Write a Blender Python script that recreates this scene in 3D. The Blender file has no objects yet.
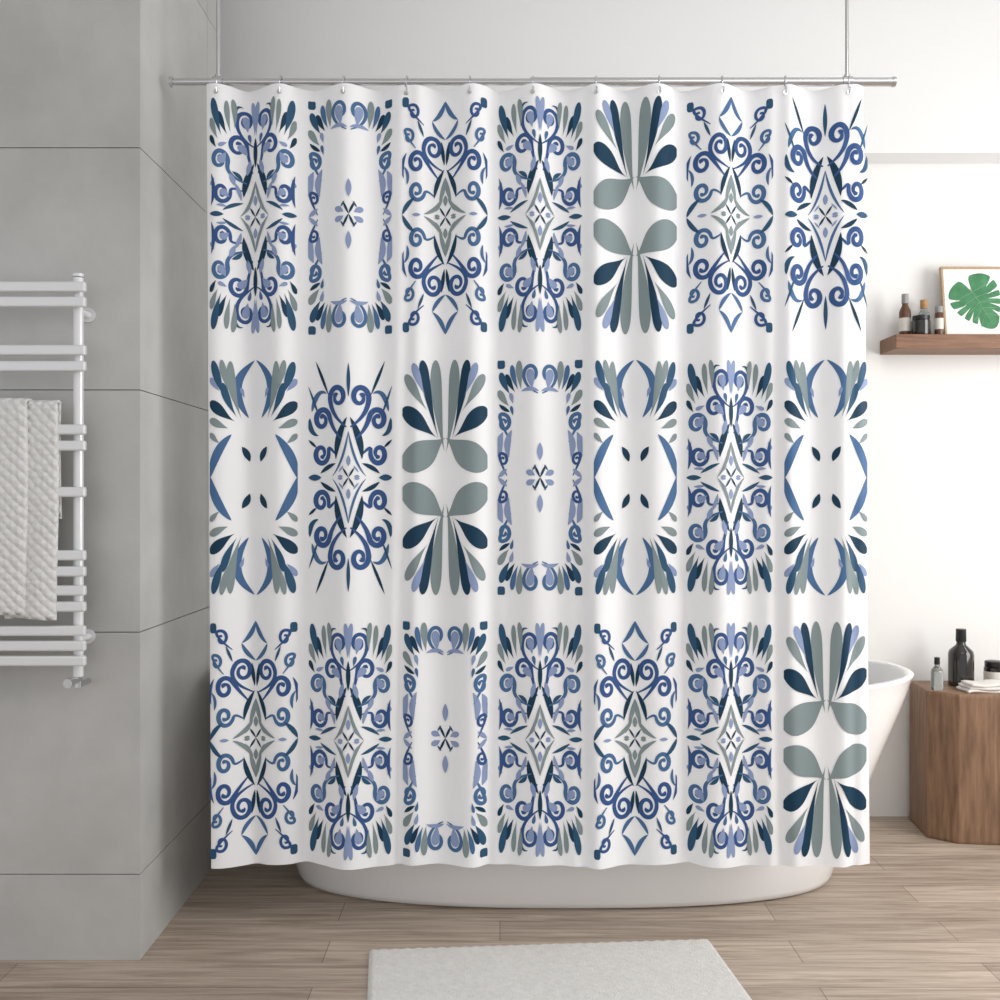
import bpy, bmesh, math, random
import numpy as np
from mathutils import Vector
random.seed(4); rng=np.random.default_rng(3)
S=bpy.context.scene
S.view_settings.view_transform='Standard'
S.view_settings.look='None'

def lin(c):
    return tuple(((v/255)/12.92 if v/255<=0.04045 else ((v/255+0.055)/1.055)**2.4) for v in c)+(1,)
def mat(name,rgb,rough=.5,metal=0,bump=0,bscale=50,vary=0,vscale=4,trans=0,coat=0,stretch=(1,1,1)):
    m=bpy.data.materials.new(name); m.use_nodes=True
    nt=m.node_tree; b=nt.nodes['Principled BSDF']
    b.inputs['Base Color'].default_value=lin(rgb); b.inputs['Roughness'].default_value=rough
    b.inputs['Metallic'].default_value=metal
    b.inputs['Transmission Weight'].default_value=trans
    b.inputs['Coat Weight'].default_value=coat
    tc=nt.nodes.new('ShaderNodeTexCoord'); mp=nt.nodes.new('ShaderNodeMapping')
    mp.inputs['Scale'].default_value=stretch
    nt.links.new(tc.outputs['Object'],mp.inputs['Vector'])
    if vary:
        n=nt.nodes.new('ShaderNodeTexNoise'); n.inputs['Scale'].default_value=vscale; n.inputs['Detail'].default_value=8
        n.inputs['Roughness'].default_value=.6
        nt.links.new(mp.outputs[0],n.inputs['Vector'])
        r=nt.nodes.new('ShaderNodeValToRGB')
        r.color_ramp.elements[0].position=.3; r.color_ramp.elements[1].position=.7
        r.color_ramp.elements[0].color=lin([max(0,v-vary) for v in rgb]); r.color_ramp.elements[1].color=lin([min(255,v+vary) for v in rgb])
        nt.links.new(n.outputs['Fac'],r.inputs[0]); nt.links.new(r.outputs[0],b.inputs['Base Color'])
    if bump:
        n=nt.nodes.new('ShaderNodeTexNoise'); n.inputs['Scale'].default_value=bscale; n.inputs['Detail'].default_value=4
        nt.links.new(mp.outputs[0],n.inputs['Vector'])
        bp=nt.nodes.new('ShaderNodeBump'); bp.inputs['Strength'].default_value=bump; bp.inputs['Distance'].default_value=.01
        nt.links.new(n.outputs['Fac'],bp.inputs['Height']); nt.links.new(bp.outputs[0],b.inputs['Normal'])
    return m
def mesh(name,verts,faces,mats,mi=None,smooth=False,parent=None,bevel=0,seg=2):
    me=bpy.data.meshes.new(name); me.from_pydata([tuple(v) for v in verts],[],[tuple(f) for f in faces])
    if not isinstance(mats,(list,tuple)): mats=[mats]
    for m in mats: me.materials.append(m)
    if mi is not None: me.polygons.foreach_set('material_index',np.array(mi,dtype=np.int32))
    me.polygons.foreach_set('use_smooth',[smooth]*len(me.polygons)); me.update()
    o=bpy.data.objects.new(name,me); S.collection.objects.link(o)
    if parent: o.parent=parent
    if bevel:
        b=o.modifiers.new('b','BEVEL'); b.width=bevel; b.segments=seg; b.limit_method='ANGLE'
    return o
BF=[(0,3,2,1),(4,5,6,7),(0,1,5,4),(1,2,6,5),(2,3,7,6),(3,0,4,7)]
class MB:
    def __init__(s): s.v=[]; s.f=[]; s.m=[]
    def box(s,x0,x1,y0,y1,z0,z1,m=0):
        x0,x1=min(x0,x1),max(x0,x1)
        n=len(s.v); s.v+=[(x0,y0,z0),(x1,y0,z0),(x1,y1,z0),(x0,y1,z0),(x0,y0,z1),(x1,y0,z1),(x1,y1,z1),(x0,y1,z1)]
        s.f+=[tuple(i+n for i in f) for f in BF]; s.m+=[m]*6
    def tube(s,pts,r,n=12,m=0,cap=True):
        pts=[Vector(p) for p in pts]; k=len(s.v)
        rs=r if isinstance(r,(list,tuple)) else [r]*len(pts)
        up=None
        for i,p in enumerate(pts):
            t=(pts[min(i+1,len(pts)-1)]-pts[max(i-1,0)]).normalized()
            if up is None:
                up=t.orthogonal().normalized()
            up=(up-t*up.dot(t)).normalized(); w=t.cross(up)
            for j in range(n):
                a=2*math.pi*j/n; s.v.append(tuple(p+(up*math.cos(a)+w*math.sin(a))*rs[i]))
        for i in range(len(pts)-1):
            for j in range(n):
                a=k+i*n+j; b=k+i*n+(j+1)%n; s.f.append((a,b,b+n,a+n)); s.m.append(m)
        if cap:
            s.f.append(tuple(k+j for j in range(n))[::-1]); s.m.append(m)
            e=k+(len(pts)-1)*n; s.f.append(tuple(e+j for j in range(n))); s.m.append(m)
    def lathe(s,cx,cy,z0,prof,n=32,m=0):
        k=len(s.v)
        for r,z in prof:
            for j in range(n):
                a=2*math.pi*j/n; s.v.append((cx+r*math.cos(a),cy+r*math.sin(a),z0+z))
        for i in range(len(prof)-1):
            for j in range(n):
                a=k+i*n+j; b=k+i*n+(j+1)%n; s.f.append((a,b,b+n,a+n)); s.m.append(m)
        s.f.append(tuple(k+j for j in range(n))[::-1]); s.m.append(m)
        e=k+(len(prof)-1)*n; s.f.append(tuple(e+j for j in range(n))); s.m.append(m)
    def obj(s,name,mats,**k):
        return mesh(name,s.v,s.f,mats,s.m,**k)
def auto_smooth(o,ang=40):
    o.data.polygons.foreach_set('use_smooth',[True]*len(o.data.polygons))
    bm=bmesh.new(); bm.from_mesh(o.data)
    for e in bm.edges:
        if len(e.link_faces)==2 and e.calc_face_angle(0)>math.radians(ang): e.smooth=False
    bm.to_mesh(o.data); bm.free()

BW=3.95
# ---------------- materials
m_white=mat('wall_paint',(243,242,240),.8,vary=2,vscale=3)
m_ceil=mat('ceiling_paint',(238,238,238),.85)
m_con=mat('concrete_tile',(186,186,184),.4,vary=17,vscale=1.5,bump=.06,bscale=30)
m_grout=mat('grout',(158,157,155),.9)
m_chrome=mat('chrome',(205,206,208),.22,metal=1)
m_rad=mat('radiator_enamel',(228,229,231),.28,metal=.15,coat=.3)
m_ceramic=mat('tub_acrylic',(246,246,246),.18,coat=.5)
def floor_mat():
    m=bpy.data.materials.new('oak_planks'); m.use_nodes=True; nt=m.node_tree; N=nt.nodes; L=nt.links
    b=N['Principled BSDF']; b.inputs['Roughness'].default_value=.48
    tc=N.new('ShaderNodeTexCoord'); br=N.new('ShaderNodeTexBrick')
    br.offset=.37; br.inputs['Scale'].default_value=1; br.inputs['Brick Width'].default_value=1.3; br.inputs['Row Height'].default_value=.135
    br.inputs['Mortar Size'].default_value=.0014; br.inputs['Mortar Smooth'].default_value=.3
    br.inputs['Color1'].default_value=lin((212,198,184)); br.inputs['Color2'].default_value=lin((186,172,159)); br.inputs['Mortar'].default_value=lin((138,124,112))
    L.new(tc.outputs['Object'],br.inputs['Vector'])
    mp=N.new('ShaderNodeMapping'); mp.inputs['Scale'].default_value=(1.2,22,1); L.new(tc.outputs['Object'],mp.inputs['Vector'])
    n=N.new('ShaderNodeTexNoise'); n.inputs['Scale'].default_value=2.2; n.inputs['Detail'].default_value=9; n.inputs['Roughness'].default_value=.65; n.inputs['Distortion'].default_value=.6
    L.new(mp.outputs[0],n.inputs['Vector'])
    r=N.new('ShaderNodeValToRGB'); r.color_ramp.elements[0].position=.33; r.color_ramp.elements[1].position=.68
    r.color_ramp.elements[0].color=lin((186,175,166)); r.color_ramp.elements[1].color=lin((255,253,250))
    L.new(n.outputs['Fac'],r.inputs[0])
    mx=N.new('ShaderNodeMix'); mx.data_type='RGBA'; mx.blend_type='MULTIPLY'; mx.inputs[0].default_value=1
    L.new(br.outputs['Color'],mx.inputs[6]); L.new(r.outputs[0],mx.inputs[7]); L.new(mx.outputs[2],b.inputs['Base Color'])
    bp=N.new('ShaderNodeBump'); bp.inputs['Strength'].default_value=.15; bp.inputs['Distance'].default_value=.004
    L.new(n.outputs['Fac'],bp.inputs['Height']); L.new(bp.outputs[0],b.inputs['Normal'])
    return m
def wood(name,c1,c2,scale,st,rough=.5):
    m=mat(name,c1,rough,vary=1,vscale=scale,stretch=st)
    r=[n for n in m.node_tree.nodes if n.type=='VALTORGB'][0]
    r.color_ramp.elements[0].color=lin(c1); r.color_ramp.elements[1].color=lin(c2)
    return m
m_floor=floor_mat()
m_shelf=wood('walnut',(106,74,52),(146,106,80),5,(1.5,14,20))
m_stump=wood('stump_wood',(104,78,58),(152,118,92),5,(12,12,1.2))
m_stumptop=wood('stump_top',(116,88,64),(156,124,96),6,(3,8,3))

# ---------------- room shell
b=MB(); b.box(-3.2,3.3,-1.5,BW+.1,-.1,0); b.obj('floor',m_floor)
b=MB(); b.box(-3.2,3.3,BW,BW+.1,0,3.3); b.obj('wall_back',m_white)
b=MB(); b.box(-3.2,3.3,-1.5,BW,3.2,3.3); b.obj('ceiling',m_ceil)
b=MB(); b.box(-3.2,3.2,BW-.12,BW-.001,1.25+.347*(BW-.12),3.199); b.obj('trim_1',m_ceil)
b=MB(); b.box(3.2,3.3,-1.5,1.3,0,3.2); b.box(3.2,3.3,3.75,BW,0,3.2); b.box(3.2,3.3,1.3,3.75,0,.7); b.box(3.2,3.3,1.3,3.75,2.6,3.2)
b.obj('wall_right',m_white)
b=MB(); 
for y in (1.3,2.5,3.70): b.box(3.22,3.28,y,y+.05,.7,2.6)
for z in (.7,2.55): b.box(3.22,3.28,1.35,3.70,z,z+.05)
b.obj('window_1',m_white)
WX=-.978; WY0=2.717; WY1=3.5; T=.012
b=MB(); b.box(-3.2,WX-T,WY0+T,WY1,0,3.2,1)
zs=[0,.233,.891,1.549,2.207,2.865,3.2]; g=.0013
for i in range(6):
    z0=zs[i]+(g if i else 0); z1=zs[i+1]-g
    xe=[WX-.0,WX-1.2,-3.2]
    for a,c in zip(xe[:-1],xe[1:]): b.box(c+g,a-(g if a<WX else 0),WY0,WY0+T,z0,z1,0)
    ye=[WY0+T,3.34,WY1]
    for a,c in zip(ye[:-1],ye[1:]): b.box(WX-T,WX,a+(g if a>2.8 else 0),c-g,z0,z1,0)
b.obj('wall_left',[m_con,m_grout])

# ---------------- curtain
CY=2.875; K=.002875
def surf(u,v,off=0.0):
    u=np.asarray(u,float); v=np.asarray(v,float)
    t=(v-86)/780.
    x=(u-500)*K
    ph=2*np.pi*(u-218+3*np.sin(u/90.))/63.
    a=.018*(1-.5*t)+.002
    y=CY - a*np.cos(ph) - .009*t*np.sin(2*np.pi*(u+20*t)/118.+.8) - .009*t*np.sin(2*np.pi*u/205.+2.1+.7*t)
    for uc,wd,am in ((300,9,.016),(404,8,.024),(492,8,.019),(588,8,.021),(684,9,.017),(783,8,.025),(848,7,.013),(250,8,.012)):
        y=y+am*(.5+.4*t)*np.exp(-((u-uc-6*np.sin(2.2*t+uc))/wd)**2)
    z=1.25-(v-500)*K
    z=z-K*2.0*(1-np.cos(ph))*.5*np.clip(1-t*14,0,1)-K*.8*np.sin(ph*.5+.6)*np.clip(t*6-5,0,1)
    return np.stack([x,y-off,z],-1)
def cloth(name,col):
    m=mat(name,col,.62)
    p=m.node_tree.nodes['Principled BSDF']; p.inputs['Specular IOR Level'].default_value=.3
    return m
COL=[('cloth_white',(246,247,249)),('print_navy',(4,54,80)),('print_royal',(50,84,138)),('print_steel',(70,108,152)),
     ('print_periwinkle',(140,157,194)),('print_grey',(132,147,149)),('print_slate',(38,82,114))]
W_,NV,RY,ST,PW,GR,SL=range(7)
cm=[cloth(n,c) for n,c in COL]
nu,nv=501,261
ss,V=np.meshgrid(np.linspace(0,1,nu),np.linspace(86,866,nv)); tt_=(V-86)/780
U=208+5*tt_+ss*(655+5*tt_)
P=surf(U,V).reshape(-1,3)
idx=np.arange(nu*nv).reshape(nv,nu)
F=np.stack([idx[:-1,:-1],idx[1:,:-1],idx[1:,1:],idx[:-1,1:]],-1).reshape(-1,4)
VV=[P]; FF=[F]; MM=[np.zeros(len(F),int)]; cnt=len(P)

def resample(p,step=2.0):
    p=np.array(p,float); d=np.r_[0,np.cumsum(np.hypot(*np.diff(p,axis=0).T))]
    n=max(5,int(d[-1]/step)+1); q=np.linspace(0,d[-1],n)
    return np.stack([np.interp(q,d,p[:,0]),np.interp(q,d,p[:,1])],-1)
def bez(a,c,b,n=40):
    t=np.linspace(0,1,n)[:,None]; a,b,c=map(np.array,(a,b,c)); return (1-t)**2*a+2*t*(1-t)*c+t*t*b
def bend(a,b,k):
    a=np.array(a,float); b=np.array(b,float); d=b-a; c=(a+b)/2+k*np.array([-d[1],d[0]]); return bez(a,c,b)
def ribbon(p,w,col,layer=0):
    t=np.gradient(p,axis=0); l=np.hypot(t[:,0],t[:,1])+1e-9; nrm=np.stack([-t[:,1],t[:,0]],-1)/l[:,None]
    m=max(2,int(np.ceil(2*w.max()/2.5))+1)
    s=np.linspace(-1,1,m)
    q=p[:,None,:]+nrm[:,None,:]*(w[:,None]*s[None,:])[:,:,None]
    return (q,col,layer)
def petal(a,b,w,col,k=0.,tm=.7,layer=0,pw=1.25):
    c=bend(a,b,k); n=max(10,int(np.hypot(*(np.array(b)-np.array(a)))/1.3)); t=np.linspace(0,1,n)
    t=1-(1-t)**1.7; tt=np.linspace(0,1,len(c))
    p=np.stack([np.interp(t,tt,c[:,0]),np.interp(t,tt,c[:,1])],-1)
    ww=np.where(t<tm,w*(np.sin(np.clip(t/tm,0,1)*np.pi/2))**pw,w*np.sqrt(np.clip(1-((t-tm)/(1-tm))**2,0,1)))
    return ribbon(p,ww+.02,col,layer)
def leaf(a,b,w,col,k=0.,layer=0,pw=.85):
    p=resample(bend(a,b,k)); t=np.linspace(0,1,len(p)); return ribbon(p,w*np.sin(np.pi*t)**pw+.02,col,layer)
def arc(a,c,b,w,col,layer=0):
    p=resample(bez(a,c,b)); t=np.linspace(0,1,len(p)); return ribbon(p,w*np.sin(np.pi*t)**.7+.02,col,layer)
def swirl(c,R,a0,turns,d,tail,w,col,sy=1.35,layer=0):
    w=w*1.15
    s=np.linspace(0,1,70); a=math.radians(a0)+d*2*np.pi*turns*s; r=R*(1-.78*s)
    sp=np.stack([c[0]+r*np.cos(a),c[1]+sy*r*np.sin(a)],-1)
    tg=sp[1]-sp[0]; tg/=np.hypot(*tg); tl=np.array(tail,float); ds=np.hypot(*(sp[0]-tl))
    p=np.vstack([bez(tl,sp[0]-tg*ds*.5,sp[0],30)[:-1],sp]); p=resample(p,1.4); t=np.linspace(0,1,len(p))
    ww=w*(.12+.88*np.sin(np.pi*np.clip(t*.85+.04,0,1))**.9); ww=np.maximum(ww,w*1.0*np.exp(-((t-.96)/.03)**2))
    ww[-1]*=.3
    return ribbon(p,ww,col,layer)
def sq(x,y,rx,ry,col):
    p=np.stack([np.linspace(x-rx,x+rx,9),np.full(9,y)],-1); t=np.linspace(-1,1,9); return ribbon(p,ry*(1-np.abs(t)**5*.45),col,0)
def centre(c1,c2):
    return [leaf((0,11),(0,22),2.2,c1),leaf((5.5,1),(11,1),1.6,c1,.0),leaf((0,0),(6,10),1.0,NV),leaf((5,12),(10,5),.8,c1)]
MOT={}
MOT['A']=[
 swirl((10,97),7.6,0,1.35,1,(1,70),1.6,RY),petal((1,82),(3.2,117),2.6,PW,.06),petal((8,86),(10.5,102),3.6,PW),leaf((0,50),(0,80),2.2,NV),
 arc((12,111),(20,114),(19,98),1.3,SL),petal((19.5,88),(21,117),2.4,GR,.05),petal((5,74),(7,84),1.8,ST),
 petal((23,82),(26.5,114),2.4,GR,-.06,pw=1.6),petal((26,80),(33.5,102),2.6,NV,-.08,pw=1.6),petal((31,78),(39,115),3.4,SL,-.06,pw=1.6),petal((34,74),(41,95),2.7,GR,-.1,pw=1.6),petal((36,66),(41.5,78),2.2,NV,-.1),
 swirl((17,70),8.2,180,1.4,-1,(3,44),1.8,RY),swirl((33,54),7.8,200,1.45,-1,(9,34),1.9,ST),
 swirl((31,22),8.0,170,1.4,1,(13,26),1.8,RY),
 petal((8,62),(16,72),3.8,PW),petal((27,62),(33,51),3.6,PW),petal((24,18),(32,24),3.6,PW),
 leaf((1.5,54),(12,20),3.2,NV,.12),leaf((5,58),(9,42),2.4,PW),leaf((13,36),(22,44),2.0,SL,.2),leaf((20,30),(24,42),2.4,PW,.1),
 petal((26,72),(34,68),2.0,PW),leaf((14,16),(20,34),1.8,PW,.1),petal((38,36),(41,28),1.8,PW),
 leaf((12,14),(30,4),1.8,SL,.1),leaf((29,0),(43,0),2.6,SL),leaf((41,8),(41,40),1.8,RY,.15),leaf((26,8),(36,9),1.4,PW,.1),
 arc((0,36),(4,12),(15,0),1.5,GR),leaf((1,33),(6,16),1.4,PW,-.1)]+centre(PW,NV)
MOT['B']=[
 sq(39,114,4,4.5,SL),swirl((9,103),7.6,330,1.35,1,(2,84),1.6,ST),petal((8,88),(10.5,108),4.0,PW),leaf((1,86),(19,86),2.0,PW,.28),
 petal((19,88),(21,117),3.2,GR,-.04),petal((22,88),(28,113),2.6,ST,-.1),petal((25,86),(33.5,104),2.8,NV,-.1),petal((30,84),(39,106),3.4,SL,-.12),
 petal((31,72),(41,88),3.4,GR,-.12),petal((27,74),(29.5,85),2.0,PW),leaf((30,66),(41,74),2.0,NV,-.1),petal((27,62),(29,72),1.6,ST),
 swirl((36,55),6.2,100,1.3,1,(29,36),1.7,ST),leaf((31,20),(28,48),3.2,PW,-.22),
 leaf((39.5,18),(37,46),4.0,PW,-.22),swirl((37,18),4.4,100,1.2,1,(33,2),1.3,RY),leaf((42,0),(33,9),2.2,PW),
 leaf((0,17),(0,35),2.9,PW),petal((5,2),(14,6),3.0,PW,.1,.6),leaf((0,0),(6,13),1.2,NV),leaf((4,13),(8,7),.9,SL)]
MOT['C']=[
 sq(39,112,3.2,5,SL),arc((0,118),(4,102),(13,96),2.2,ST),arc((13,96),(9,84),(0,78),1.9,ST),
 swirl((31,102),5.6,80,1.15,1,(21,90),1.3,RY),swirl((36,78),5.2,90,1.15,1,(29,66),1.3,ST),
 leaf((21,78),(27,94),1.3,SL),
 swirl((12,68),8.6,20,1.4,1,(2,46),1.9,RY),swirl((28,52),8.2,150,1.4,-1,(7,38),2.0,RY),
 swirl((28,24),7.8,190,1.4,1,(11,20),1.9,ST),arc((42.5,0),(38,12),(30,17),2.2,SL),arc((41,48),(35,42),(38,30),1.5,ST),
 leaf((38,62),(41,36),1.6,RY,.2),leaf((1,52),(4,76),1.8,NV),
 leaf((1,48),(11,18),2.2,NV,.12),leaf((0,40),(6,15),2.2,GR,-.05),arc((3,20),(6,8),(21,1),2.0,GR),leaf((24,0),(33,0),1.8,PW)]+centre(GR,NV)
D=dict(pw=2.0)
MOT['D']=[
 petal((1,26),(9.5,118),5.4,GR,-.05,.76,pw=1.3),petal((6,36),(22.5,117),4.6,NV,-.04,.84,**D),petal((19,80),(31.5,114),3.8,PW,-.04,.76,**D),
 petal((17,66),(39,103),4.8,GR,-.05,.74,**D),petal((8,40),(41.5,70),8.2,NV,-.05,.68,**D),
 petal((0.5,40),(42,9),14.2,GR,0,.6,pw=1.5)]
MOT['E']=[
 leaf((21,82),(35,117),1.5,NV),leaf((31,60),(42.5,92),1.1,SL),leaf((0,80),(0,114),1.8,SL),leaf((34,30),(42.5,38),1.4,NV),
 swirl((11,80),8.6,340,1.35,1,(2,50),2.3,RY),swirl((28,58),8.4,170,1.4,-1,(7,38),2.4,RY),arc((23,84),(34,92),(39,66),2.4,ST),
 swirl((29,24),8.4,160,1.4,1,(12,22),2.3,RY),arc((32,42),(42,44),(41,60),2.4,SL),
 leaf((1.5,60),(13,18),3.3,NV,.12),leaf((13,14),(30,4),2.2,NV,.12),leaf((29,0),(43,0),3.2,SL),
 arc((0,46),(5,14),(17,1),1.2,ST)]+centre(PW,NV)
MOT['F']=[
 arc((1,118),(30,94),(7,60),3.8,ST),arc((42.5,-1),(38,26),(22,43),4.2,ST),
 petal((13,58),(23,116),3.8,GR,-.1,pw=1.7),petal((17,60),(30,94),3.4,SL,-.1,pw=1.7),petal((22,82),(31,117),3.0,GR,-.06,pw=1.7),petal((27,78),(39,116),3.8,SL,-.06,pw=1.7),
 petal((19,56),(41.5,76),5.2,NV,-.1,pw=1.7),petal((33,86),(41.5,99),2.8,PW,-.08),leaf((6,16),(13,31),3.1,NV,.1),petal((11,80),(14,90),1.6,PW),
 petal((25,49),(42,58),3.8,GR,-.1),petal((33,34),(42,44),2.6,GR,-.1)]
LAY=['ABCADCE','FEDBFAF','CABACAD']
xc=[254,349.5,445,540,635.5,730.5,826]; yc=[215.5,477.5,739.5]
prep={}
for k,lst in MOT.items():
    vs=[];fs=[];ms=[];ofs=[];n=0
    for li,(q,col,layer) in enumerate(lst):
        R_,C_,_=q.shape; ii=np.arange(R_*C_).reshape(R_,C_)
        f=np.stack([ii[:-1,:-1],ii[1:,:-1],ii[1:,1:],ii[:-1,1:]],-1).reshape(-1,4)
        for qi,(sx,sy) in enumerate(((1,1),(-1,1),(1,-1),(-1,-1))):
                z=q.reshape(-1,2)*[sx,sy]; z=np.stack([np.clip(z[:,0],-42.5,42.5),np.clip(z[:,1],-118,118)],-1)
                vs.append(z); fs.append((f if sx*sy>0 else f[:,::-1])+n); ms.append(np.full(len(f),col)); 
                ofs.append(np.full(len(z),.0010+.00012*(li%6)+.00003*qi+.0005*layer)); n+=len(z)
    prep[k]=(np.vstack(vs),np.vstack(fs),np.concatenate(ms),np.concatenate(ofs))
LAY[2]='CABA'+'CAD'
for r in range(3):
    for c in range(7):
        z,f,m_,of=prep[LAY[r][c]]
        VV.append(surf(xc[c]+z[:,0],yc[r]-z[:,1],of)); FF.append(f+cnt); MM.append(m_); cnt+=len(z)
Vt=np.vstack(VV); Ft=np.vstack(FF); Mt=np.concatenate(MM)
A=Vt[Ft]; ny_=np.cross(A[:,2]-A[:,0],A[:,3]-A[:,1])[:,1]; flip=ny_>0; Ft[flip]=Ft[flip][:,::-1]
me=bpy.data.meshes.new('shower_curtain'); me.vertices.add(len(Vt)); me.vertices.foreach_set('co',Vt.ravel())
me.loops.add(Ft.size); me.loops.foreach_set('vertex_index',Ft.ravel().astype(np.int32))
me.polygons.add(len(Ft)); me.polygons.foreach_set('loop_start',np.arange(0,Ft.size,4,dtype=np.int32))
for m in cm: me.materials.append(m)
me.update(calc_edges=True); me.polygons.foreach_set('material_index',Mt.astype(np.int32)); me.polygons.foreach_set('use_smooth',[True]*len(Ft)); me.update()
curtain=bpy.data.objects.new('shower_curtain',me); S.collection.objects.link(curtain)

# ---------------- rod
RZ=1.25+(500-82)*K
X=lambda px:(px-500)*K
b=MB()
b.tube([(X(170),CY,RZ),(X(540),CY,RZ)],.0095,20); b.tube([(X(530),CY,RZ),(X(895),CY,RZ)],.0125,20)
for px in (170,892): b.tube([(X(px),CY,RZ),(X(px+3),CY,RZ)],.0145,20)
for px in (218,847):
    b.tube([(X(px),CY,RZ+.012),(X(px),CY,3.199)],.0055,14)
    b.tube([(X(px),CY,RZ-.016),(X(px),CY,RZ+.02)],.009,16)
    b.tube([(X(px)-.014,CY,RZ),(X(px)+.014,CY,RZ)],.0155,20)
    b.tube([(X(px),CY,3.185),(X(px),CY,3.2)],.03,20)
o=b.obj('shower_curtain_rod',m_chrome); auto_smooth(o)
b=MB()
for i in range(11):
    px=218+i*62.9
    pts=[]
    for j in range(25):
        a=math.radians(-70+j*320/24); pts.append((X(px)+.002*math.sin(a),CY-.017*math.cos(a)*1.0,RZ-.001+.017*math.sin(a)))
    b.tube(pts,.0021,6)
    yv=float(surf(px,91)[1])
    b.tube([(X(px),CY-.012,RZ-.016),(X(px)+.002,yv-.008,RZ-.026),(X(px)+.002,yv-.006,RZ-.038),(X(px),yv+.003,RZ-.040)],.0021,6)
    b.tube([(X(px),yv-.0035,RZ-.036),(X(px),yv-.001,RZ-.036)],.006,14)
o=b.obj('curtain_hooks',m_chrome); auto_smooth(o)

# ---------------- bathtub (loft)
TX,TY=.215,3.385
def ring(hx,hy,z,n=96,e=2.5,rise=0):
    out=[]
    for i in range(n):
        a=2*math.pi*i/n; c,s=math.cos(a),math.sin(a)
        x=hx*abs(c)**(2/e)*(1 if c>=0 else -1); y=hy*abs(s)**(2/e)*(1 if s>=0 else -1)
        out.append((TX+x,TY+y,z+rise*abs(x/hx)**3))
    return out
H=.665
prof=[(.80,.27,0.0,0),(.865,.325,0.0,0),(.885,.342,.008,0),(.893,.348,.025,0),(.915,.358,.09,0),(.955,.372,.18,0),(1.0,.386,.30,0),(1.05,.398,.42,0),(1.10,.408,.53,.005),(1.135,.417,.61,.012),(1.152,.422,H-.012,.02),(1.158,.424,H-.004,.02),(1.154,.420,H,.02),(1.136,.402,H,.02),(1.128,.394,H-.008,.02),(1.10,.375,.55,.01),(1.02,.345,.38,0),(.93,.315,.25,0),(.85,.28,.17,0),(.72,.20,.145,0),(.3,.08,.14,0)]
v=[];f=[];n=96
for hx,hy,z,r in prof: v+=ring(hx,hy,z,n,2.5,r)
for i in range(len(prof)-1):
    for j in range(n):
        a=i*n+j;c=i*n+(j+1)%n; f.append((a,c,c+n,a+n))
f.append(tuple(range(n))[::-1]); f.append(tuple((len(prof)-1)*n+j for j in range(n)))
tub=mesh('bathtub',v,f,m_ceramic,smooth=True)
b=MB(); b.lathe(TX,TY,.1405,[(.02,0),(.028,.002),(.02,.005)],24); b.obj('drain',m_chrome,parent=tub)

# ---------------- rug
m_rug=mat('cotton_rug',(230,228,224),.95,vary=7,vscale=60,bump=.6,bscale=220)
a=math.radians(4.0); u=Vector((math.cos(a),math.sin(a),0)); w=Vector((math.sin(a)*1.6,-1,0)).normalized(); o0=Vector((-.362,2.768,0))
nx,ny=120,80; v=[];f=[]
for j in range(ny+1):
    for i in range(nx+1):
        p=o0+u*(.957*i/nx)+w*(.62*j/ny); z=.009+.0012*math.sin(i*1.57)*math.sin(j*1.57)
        if i in(0,nx) or j in (0,ny): z=.0005
        v.append((p.x,p.y,z))
for j in range(ny):
    for i in range(nx): q=j*(nx+1)+i; f.append((q,q+nx+1,q+nx+2,q+1))
mesh('bath_rug',v,f,m_rug,smooth=True)

# ---------------- towel radiator
RY_=2.64; WR=WY0-.001
rz=lambda y:1.25-(y-500)/1000*RY_
root=bpy.data.objects.new('towel_radiator',None); S.collection.objects.link(root)
b=MB()
for px in (-1.63,-1.118):
    b.tube([(px,RY_+.012,rz(677)),(px,RY_+.012,rz(277))],.013,20)
    b.tube([(px,RY_+.012,rz(276)),(px,RY_+.012,rz(273))],.014,20)
    for yy in (310,640): b.tube([(px,RY_+.012,rz(yy)),(px,WR,rz(yy))],.01,14); b.tube([(px,WR-.006,rz(yy)),(px,WR,rz(yy))],.02,18)
o=b.obj('posts',m_rad,parent=root); auto_smooth(o)
b=MB(); BARS=[288,303,351,367,430,446,492,555,571,590,606,630,645,660]
for yy in BARS: b.box(-1.66,-1.088,RY_-.022,RY_-.004,rz(yy)-.0135,rz(yy)+.0135)
b.obj('bars',m_rad,parent=root,bevel=.005,seg=3)
b=MB()
b.tube([(-1.118,RY_+.012,rz(677)),(-1.118,RY_+.012,rz(688))],.009,14); b.tube([(-1.118,RY_+.012,rz(680)),(-1.118,RY_-.04,rz(680))],.009,14)
b.tube([(-1.118,RY_-.03,rz(680)),(-1.118,RY_-.055,rz(680))],.012,14); b.tube([(-1.118,RY_+.012,rz(686)),(-1.118,WR,rz(686))],.008,12)
o=b.obj('valve',m_chrome,parent=root); auto_smooth(o)
# towel
m_tow=mat('waffle_towel',(228,228,227),.95,bump=0)
nt=m_tow.node_tree; tc=nt.nodes.new('ShaderNodeTexCoord'); 
mp=nt.nodes.new('ShaderNodeMapping'); mp.inputs['Rotation'].default_value=(0,math.radians(45),0); mp.inputs['Scale'].default_value=(1,.05,1); nt.links.new(tc.outputs['Object'],mp.inputs['Vector'])
vo=nt.nodes.new('ShaderNodeTexVoronoi'); vo.inputs['Scale'].default_value=48; vo.inputs['Randomness'].default_value=.25; nt.links.new(mp.outputs[0],vo.inputs['Vector'])
bp=nt.nodes.new('ShaderNodeBump'); bp.inputs['Strength'].default_value=1; bp.inputs['Distance'].default_value=.012; bp.invert=True; nt.links.new(vo.outputs['Distance'],bp.inputs['Height']); nt.links.new(bp.outputs[0],nt.nodes['Principled BSDF'].inputs['Normal'])
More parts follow.
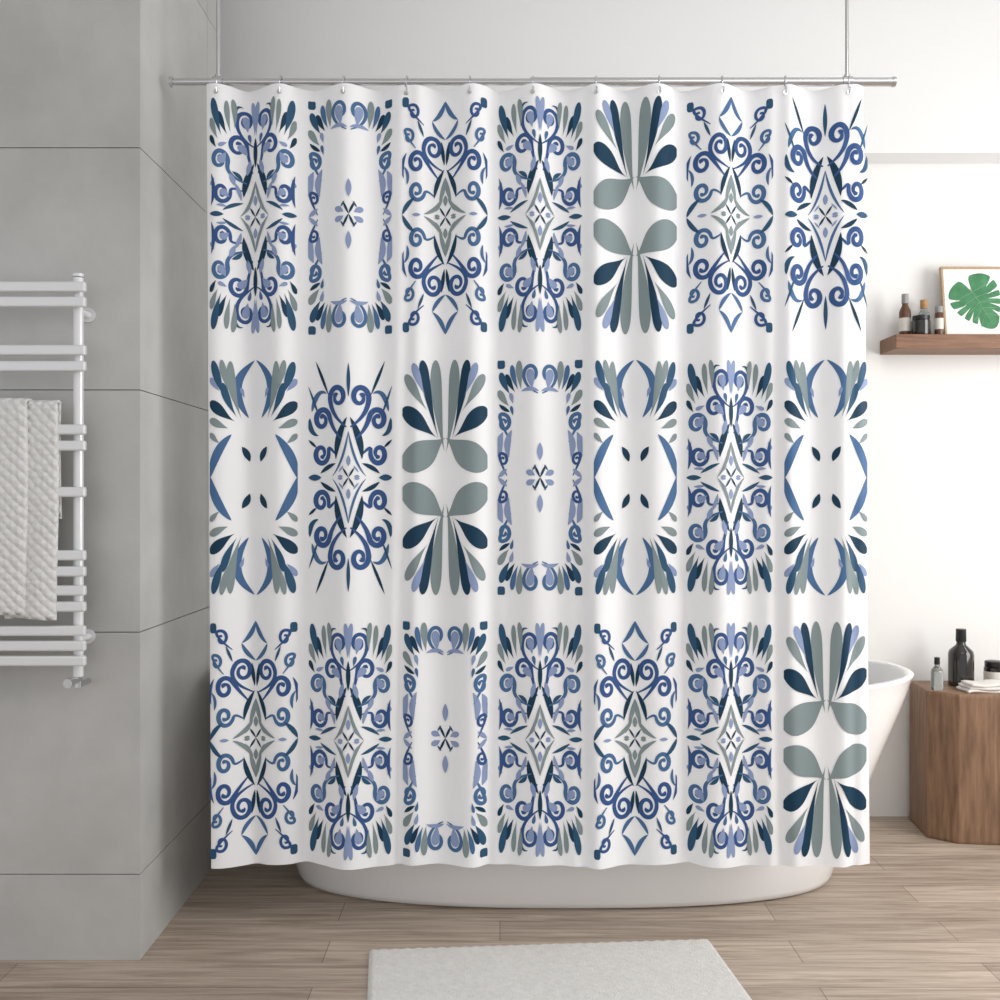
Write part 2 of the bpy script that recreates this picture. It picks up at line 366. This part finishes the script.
def towel(name,x0,x1,yt,yb,off,parent):
    v=[];f=[];nx,ny=30,70
    zt=rz(yt); zb=rz(yb); L=zt-zb
    for j in range(ny+1):
        s=j/ny*(L+.35)
        for i in range(nx+1):
            t=i/nx; x=x0+(x1-x0)*t
            if s<.30: z=zt-.30+s; y=RY_-.006+ .010 ; 
            elif s<.35:
                a=(s-.30)/.05*math.pi; z=zt+.0+.012*math.sin(a); y=RY_-.0065+.0165*math.cos(a)-off*(1-math.cos(a))/2
            else:
                z=zt-(s-.35); d=(s-.35)/L
                y=RY_-.023-off-.006*math.sin(t*math.pi)*min(1,d*3)-.003*math.sin(t*9+d*2)*d-.004*d
            edge=min(t,1-t)*nx
            if s>=.35 and edge<1.5: y+=.004*(1.5-edge)
            v.append((x+.003*math.sin(s*9+t*3),y,z+.003*math.sin(t*5)*(s>.5)))
    for j in range(ny):
        for i in range(nx): q=j*(nx+1)+i; f.append((q,q+1,q+nx+2,q+nx+1))
    o=mesh(name,v,f,m_tow,smooth=True,parent=parent); m=o.modifiers.new('s','SOLIDIFY'); m.thickness=.007; m.offset=1
    return o
tw=bpy.data.objects.new('hand_towel',None); S.collection.objects.link(tw)
towel('front_fold',-1.50,-1.232,403,612,.016,tw)
towel('rear_fold',-1.30,-1.158,405,618,.002,tw)

# ---------------- shelf
SF=BW-.16
ZT=1.25+(500-334)/1000*SF
b=MB(); b.box(1.500,2.75,SF,BW,ZT-.056,ZT); b.obj('wall_shelf',m_shelf,bevel=.003)
m_dark=mat('amber_glass',(34,28,26),.12,coat=.5); m_black=mat('black_plastic',(26,26,28),.35); m_lab=mat('paper_label',(224,220,212),.8)
m_glass=mat('clear_glass',(215,222,220),.05,trans=.8); m_cork=mat('cork',(180,140,100),.9,vary=15,vscale=80); m_brown=mat('brown_jar',(96,62,44),.3); m_gr=mat('grey_cap',(150,150,150),.4)
def bottle(name,px,Y,z0,h,r,body,cap,neck=.35,label=False,capw=1.1):
    cx=(px-500)/1000*Y; b=MB(); hb=h*.62
    b.lathe(cx,Y,z0,[(r*.9,0),(r,.004),(r,hb*.9),(r*.92,hb),(r*neck*1.1,hb+h*.1),(r*neck,hb+h*.13),(r*neck,h*.82)],28,0)
    b.lathe(cx,Y,z0+h*.78,[(r*neck*capw,0),(r*neck*capw*1.05,.003),(r*neck*capw,h*.22)],24,1)
    if label: b.lathe(cx,Y,z0+hb*.2,[(r*1.015,0),(r*1.015,hb*.5)],28,2)
    o=b.obj(name,[body,cap,m_lab]); auto_smooth(o); return o
YB=SF+.07
bottle('glass_bottle',905,YB,ZT,.165,.022,m_brown,m_gr,.5,True,1.15)
def jar(name,px,Y,z0,h,r,body,cap,lab=False):
    cx=(px-500)/1000*Y; b=MB()
    b.lathe(cx,Y,z0,[(r*.93,0),(r,.004),(r,h*.74),(r*.85,h*.78)],30,0); b.lathe(cx,Y,z0+h*.78,[(r*.9,0),(r*.92,.002),(r*.92,h*.2),(r*.86,h*.22)],30,1)
    if lab: b.lathe(cx,Y,z0+h*.2,[(r*1.015,0),(r*1.015,h*.38)],28,2)
    o=b.obj(name,[body,cap,m_lab]); auto_smooth(o); return o
jar('cosmetic_jar',921,YB-.035,ZT,.075,.034,m_dark,m_black)
bottle('glass_bottle',924,YB+.04,ZT,.15,.028,m_glass,m_cork,.45,False,1.1)
jar('storage_jar',939,YB-.04,ZT,.11,.016,m_brown,m_gr,True)
m_fr=wood('frame_oak',(170,142,112),(196,168,138),8,(10,2,10)); m_paper=mat('print_paper',(246,247,245),.7); m_leaf=mat('leaf_print_green',(62,128,84),.6,vary=16,vscale=25); m_leafd=mat('leaf_vein',(140,180,144),.6)
fr=bpy.data.objects.new('framed_leaf_print',None); S.collection.objects.link(fr)
fx0=(944-500)/1000*3.86; fw=.265; fh=.282; 
b=MB(); t=.009
b.box(0,fw,0,.018,0,t);b.box(0,fw,0,.018,fh-t,fh);b.box(0,t,0,.018,t,fh-t);b.box(fw-t,fw,0,.018,t,fh-t)
b.obj('frame',m_fr,parent=fr,bevel=.0015)
b=MB(); b.box(t,fw-t,.006,.014,t,fh-t); b.obj('paper',m_paper,parent=fr)
LR=.5
def monstera(cx,cz,R,y,rot):
    N=320; pts=[]
    for i in range(N):
        th=2*math.pi*i/N-math.pi
        at=abs(th); r=R*(.80+.26*math.exp(-(at/.40)**2)+.16*math.exp(-((at-2.1)/.6)**2))
        r*=1-.72*math.exp(-((math.pi-at)/.14)**2)
        for nn,d in ((.50,.34),(.86,.48),(1.22,.55),(1.58,.55),(1.98,.42)):
            r*=1-d*math.exp(-((at-nn)/.042)**2)
        x=r*math.sin(th)*.92; z=-r*math.cos(th)
        c,s=math.cos(rot),math.sin(rot); pts.append((cx+x*c-z*s,y,cz+x*s+z*c))
    v=[(cx,y,cz)]+pts; f=[(0,1+i,1+(i+1)%N) for i in range(N)]
    return v,f
lc=(fw*.51,fh*.53)
v,f=monstera(lc[0],lc[1],.122,.0052,LR); mesh('leaf',v,f,m_leaf,parent=fr)
b=MB()
def rt(x,z): c,s=math.cos(LR),math.sin(LR); return (lc[0]+x*c-z*s,.0046,lc[1]+x*s+z*c)
b.tube([rt(0,.05),rt(0,-.105)],.0011,6)
for k in range(5):
    for sg in (1,-1): b.tube([rt(0,.035-.024*k),rt(sg*(.075-.007*k),.035-.034*k)],.0007,6)
b.obj('veins',m_leafd,parent=fr)
fr.location=(fx0,3.85,ZT); fr.rotation_euler=(math.radians(-8),0,0)

# ---------------- stump stool
cx,cy=1.80,3.755; pts=[]
for dx,dy in ((-.200,.155),(-.222,-.05),(-.135,-.125),(.22,-.155),(.29,-.05),(.27,.15)): pts.append((cx+dx,cy+dy))
zt=.545; v=[];f=[]; n=len(pts)
for z,s in ((0,.985),(.012,1.0),(zt-.012,1.0),(zt,.985)):
    for x,y in pts: v.append((cx+(x-cx)*s,cy+(y-cy)*s,z))
mi=[]
for k in range(3):
    for j in range(n): a=k*n+j;c=k*n+(j+1)%n; f.append((a,c,c+n,a+n)); mi.append(0)
f.append(tuple(range(n))[::-1]); mi.append(0); f.append(tuple(3*n+j for j in range(n))); mi.append(1)
mesh('wooden_stool',v,f,[m_stump,m_stumptop],mi,bevel=.004)
bottle('clear_bottle',937,3.72,zt,.12,.022,m_glass,m_black,.4,False)
bottle('dark_bottle',961,3.80,zt,.215,.046,m_dark,m_black,.36,False)
m_cl=mat('linen',(236,232,227),.9,bump=.4,bscale=200)
v=[];f=[];nx,ny=24,16
for layer in range(3):
    base=len(v); L=.19-.012*layer
    for j in range(ny+1):
        for i in range(nx+1):
            s=i/nx; tt=j/ny; 
            x=1.80+L*(s-.5)+.004*math.sin(tt*6+layer); y=3.69+.09*(tt-.5)+.004*math.sin(s*5+layer*2)
            e=min(s,1-s)*nx; e2=min(tt,1-tt)*ny
            z=zt+.007+.011*layer+.002*math.sin(s*9+layer)+(-.003 if e<1 or e2<1 else 0)
            v.append((x,y,z))
    for j in range(ny):
        for i in range(nx): q=base+j*(nx+1)+i; f.append((q,q+1,q+nx+2,q+nx+1))
o=mesh('folded_cloth',v,f,m_cl,smooth=True); m=o.modifiers.new('s','SOLIDIFY'); m.thickness=.0095; m.offset=0
jar('cosmetic_jar',994,3.82,zt,.09,.036,m_dark,m_black,True)

# ---------------- lights
w=bpy.data.worlds.new('w'); S.world=w; w.use_nodes=True
w.node_tree.nodes['Background'].inputs[0].default_value=(.975,.985,1,1); w.node_tree.nodes['Background'].inputs[1].default_value=.86
def area(name,loc,tgt,sx,sy,e,col=(1,1,1)):
    l=bpy.data.lights.new(name,'AREA'); l.shape='RECTANGLE'; l.size=sx; l.size_y=sy; l.energy=e; l.color=col
    o=bpy.data.objects.new(name,l); S.collection.objects.link(o); o.location=loc
    o.rotation_euler=(Vector(tgt)-Vector(loc)).to_track_quat('-Z','Y').to_euler(); return o
area('window_light',(3.15,2.1,1.6),(0,2.8,1.2),1.7,1.7,60,(1,.99,.97))
area('front_fill',(1.3,1.0,3.1),(.2,3.4,.9),1.2,1.0,16)  # added unseen lamp, soft front fill from upper right, not a ceiling fixture
c=bpy.data.cameras.new('camera'); c.lens=36; c.sensor_width=36; c.clip_start=.05
co=bpy.data.objects.new('camera',c); S.collection.objects.link(co); co.location=(0,0,1.25); co.rotation_euler=(math.pi/2,0,0); S.camera=co
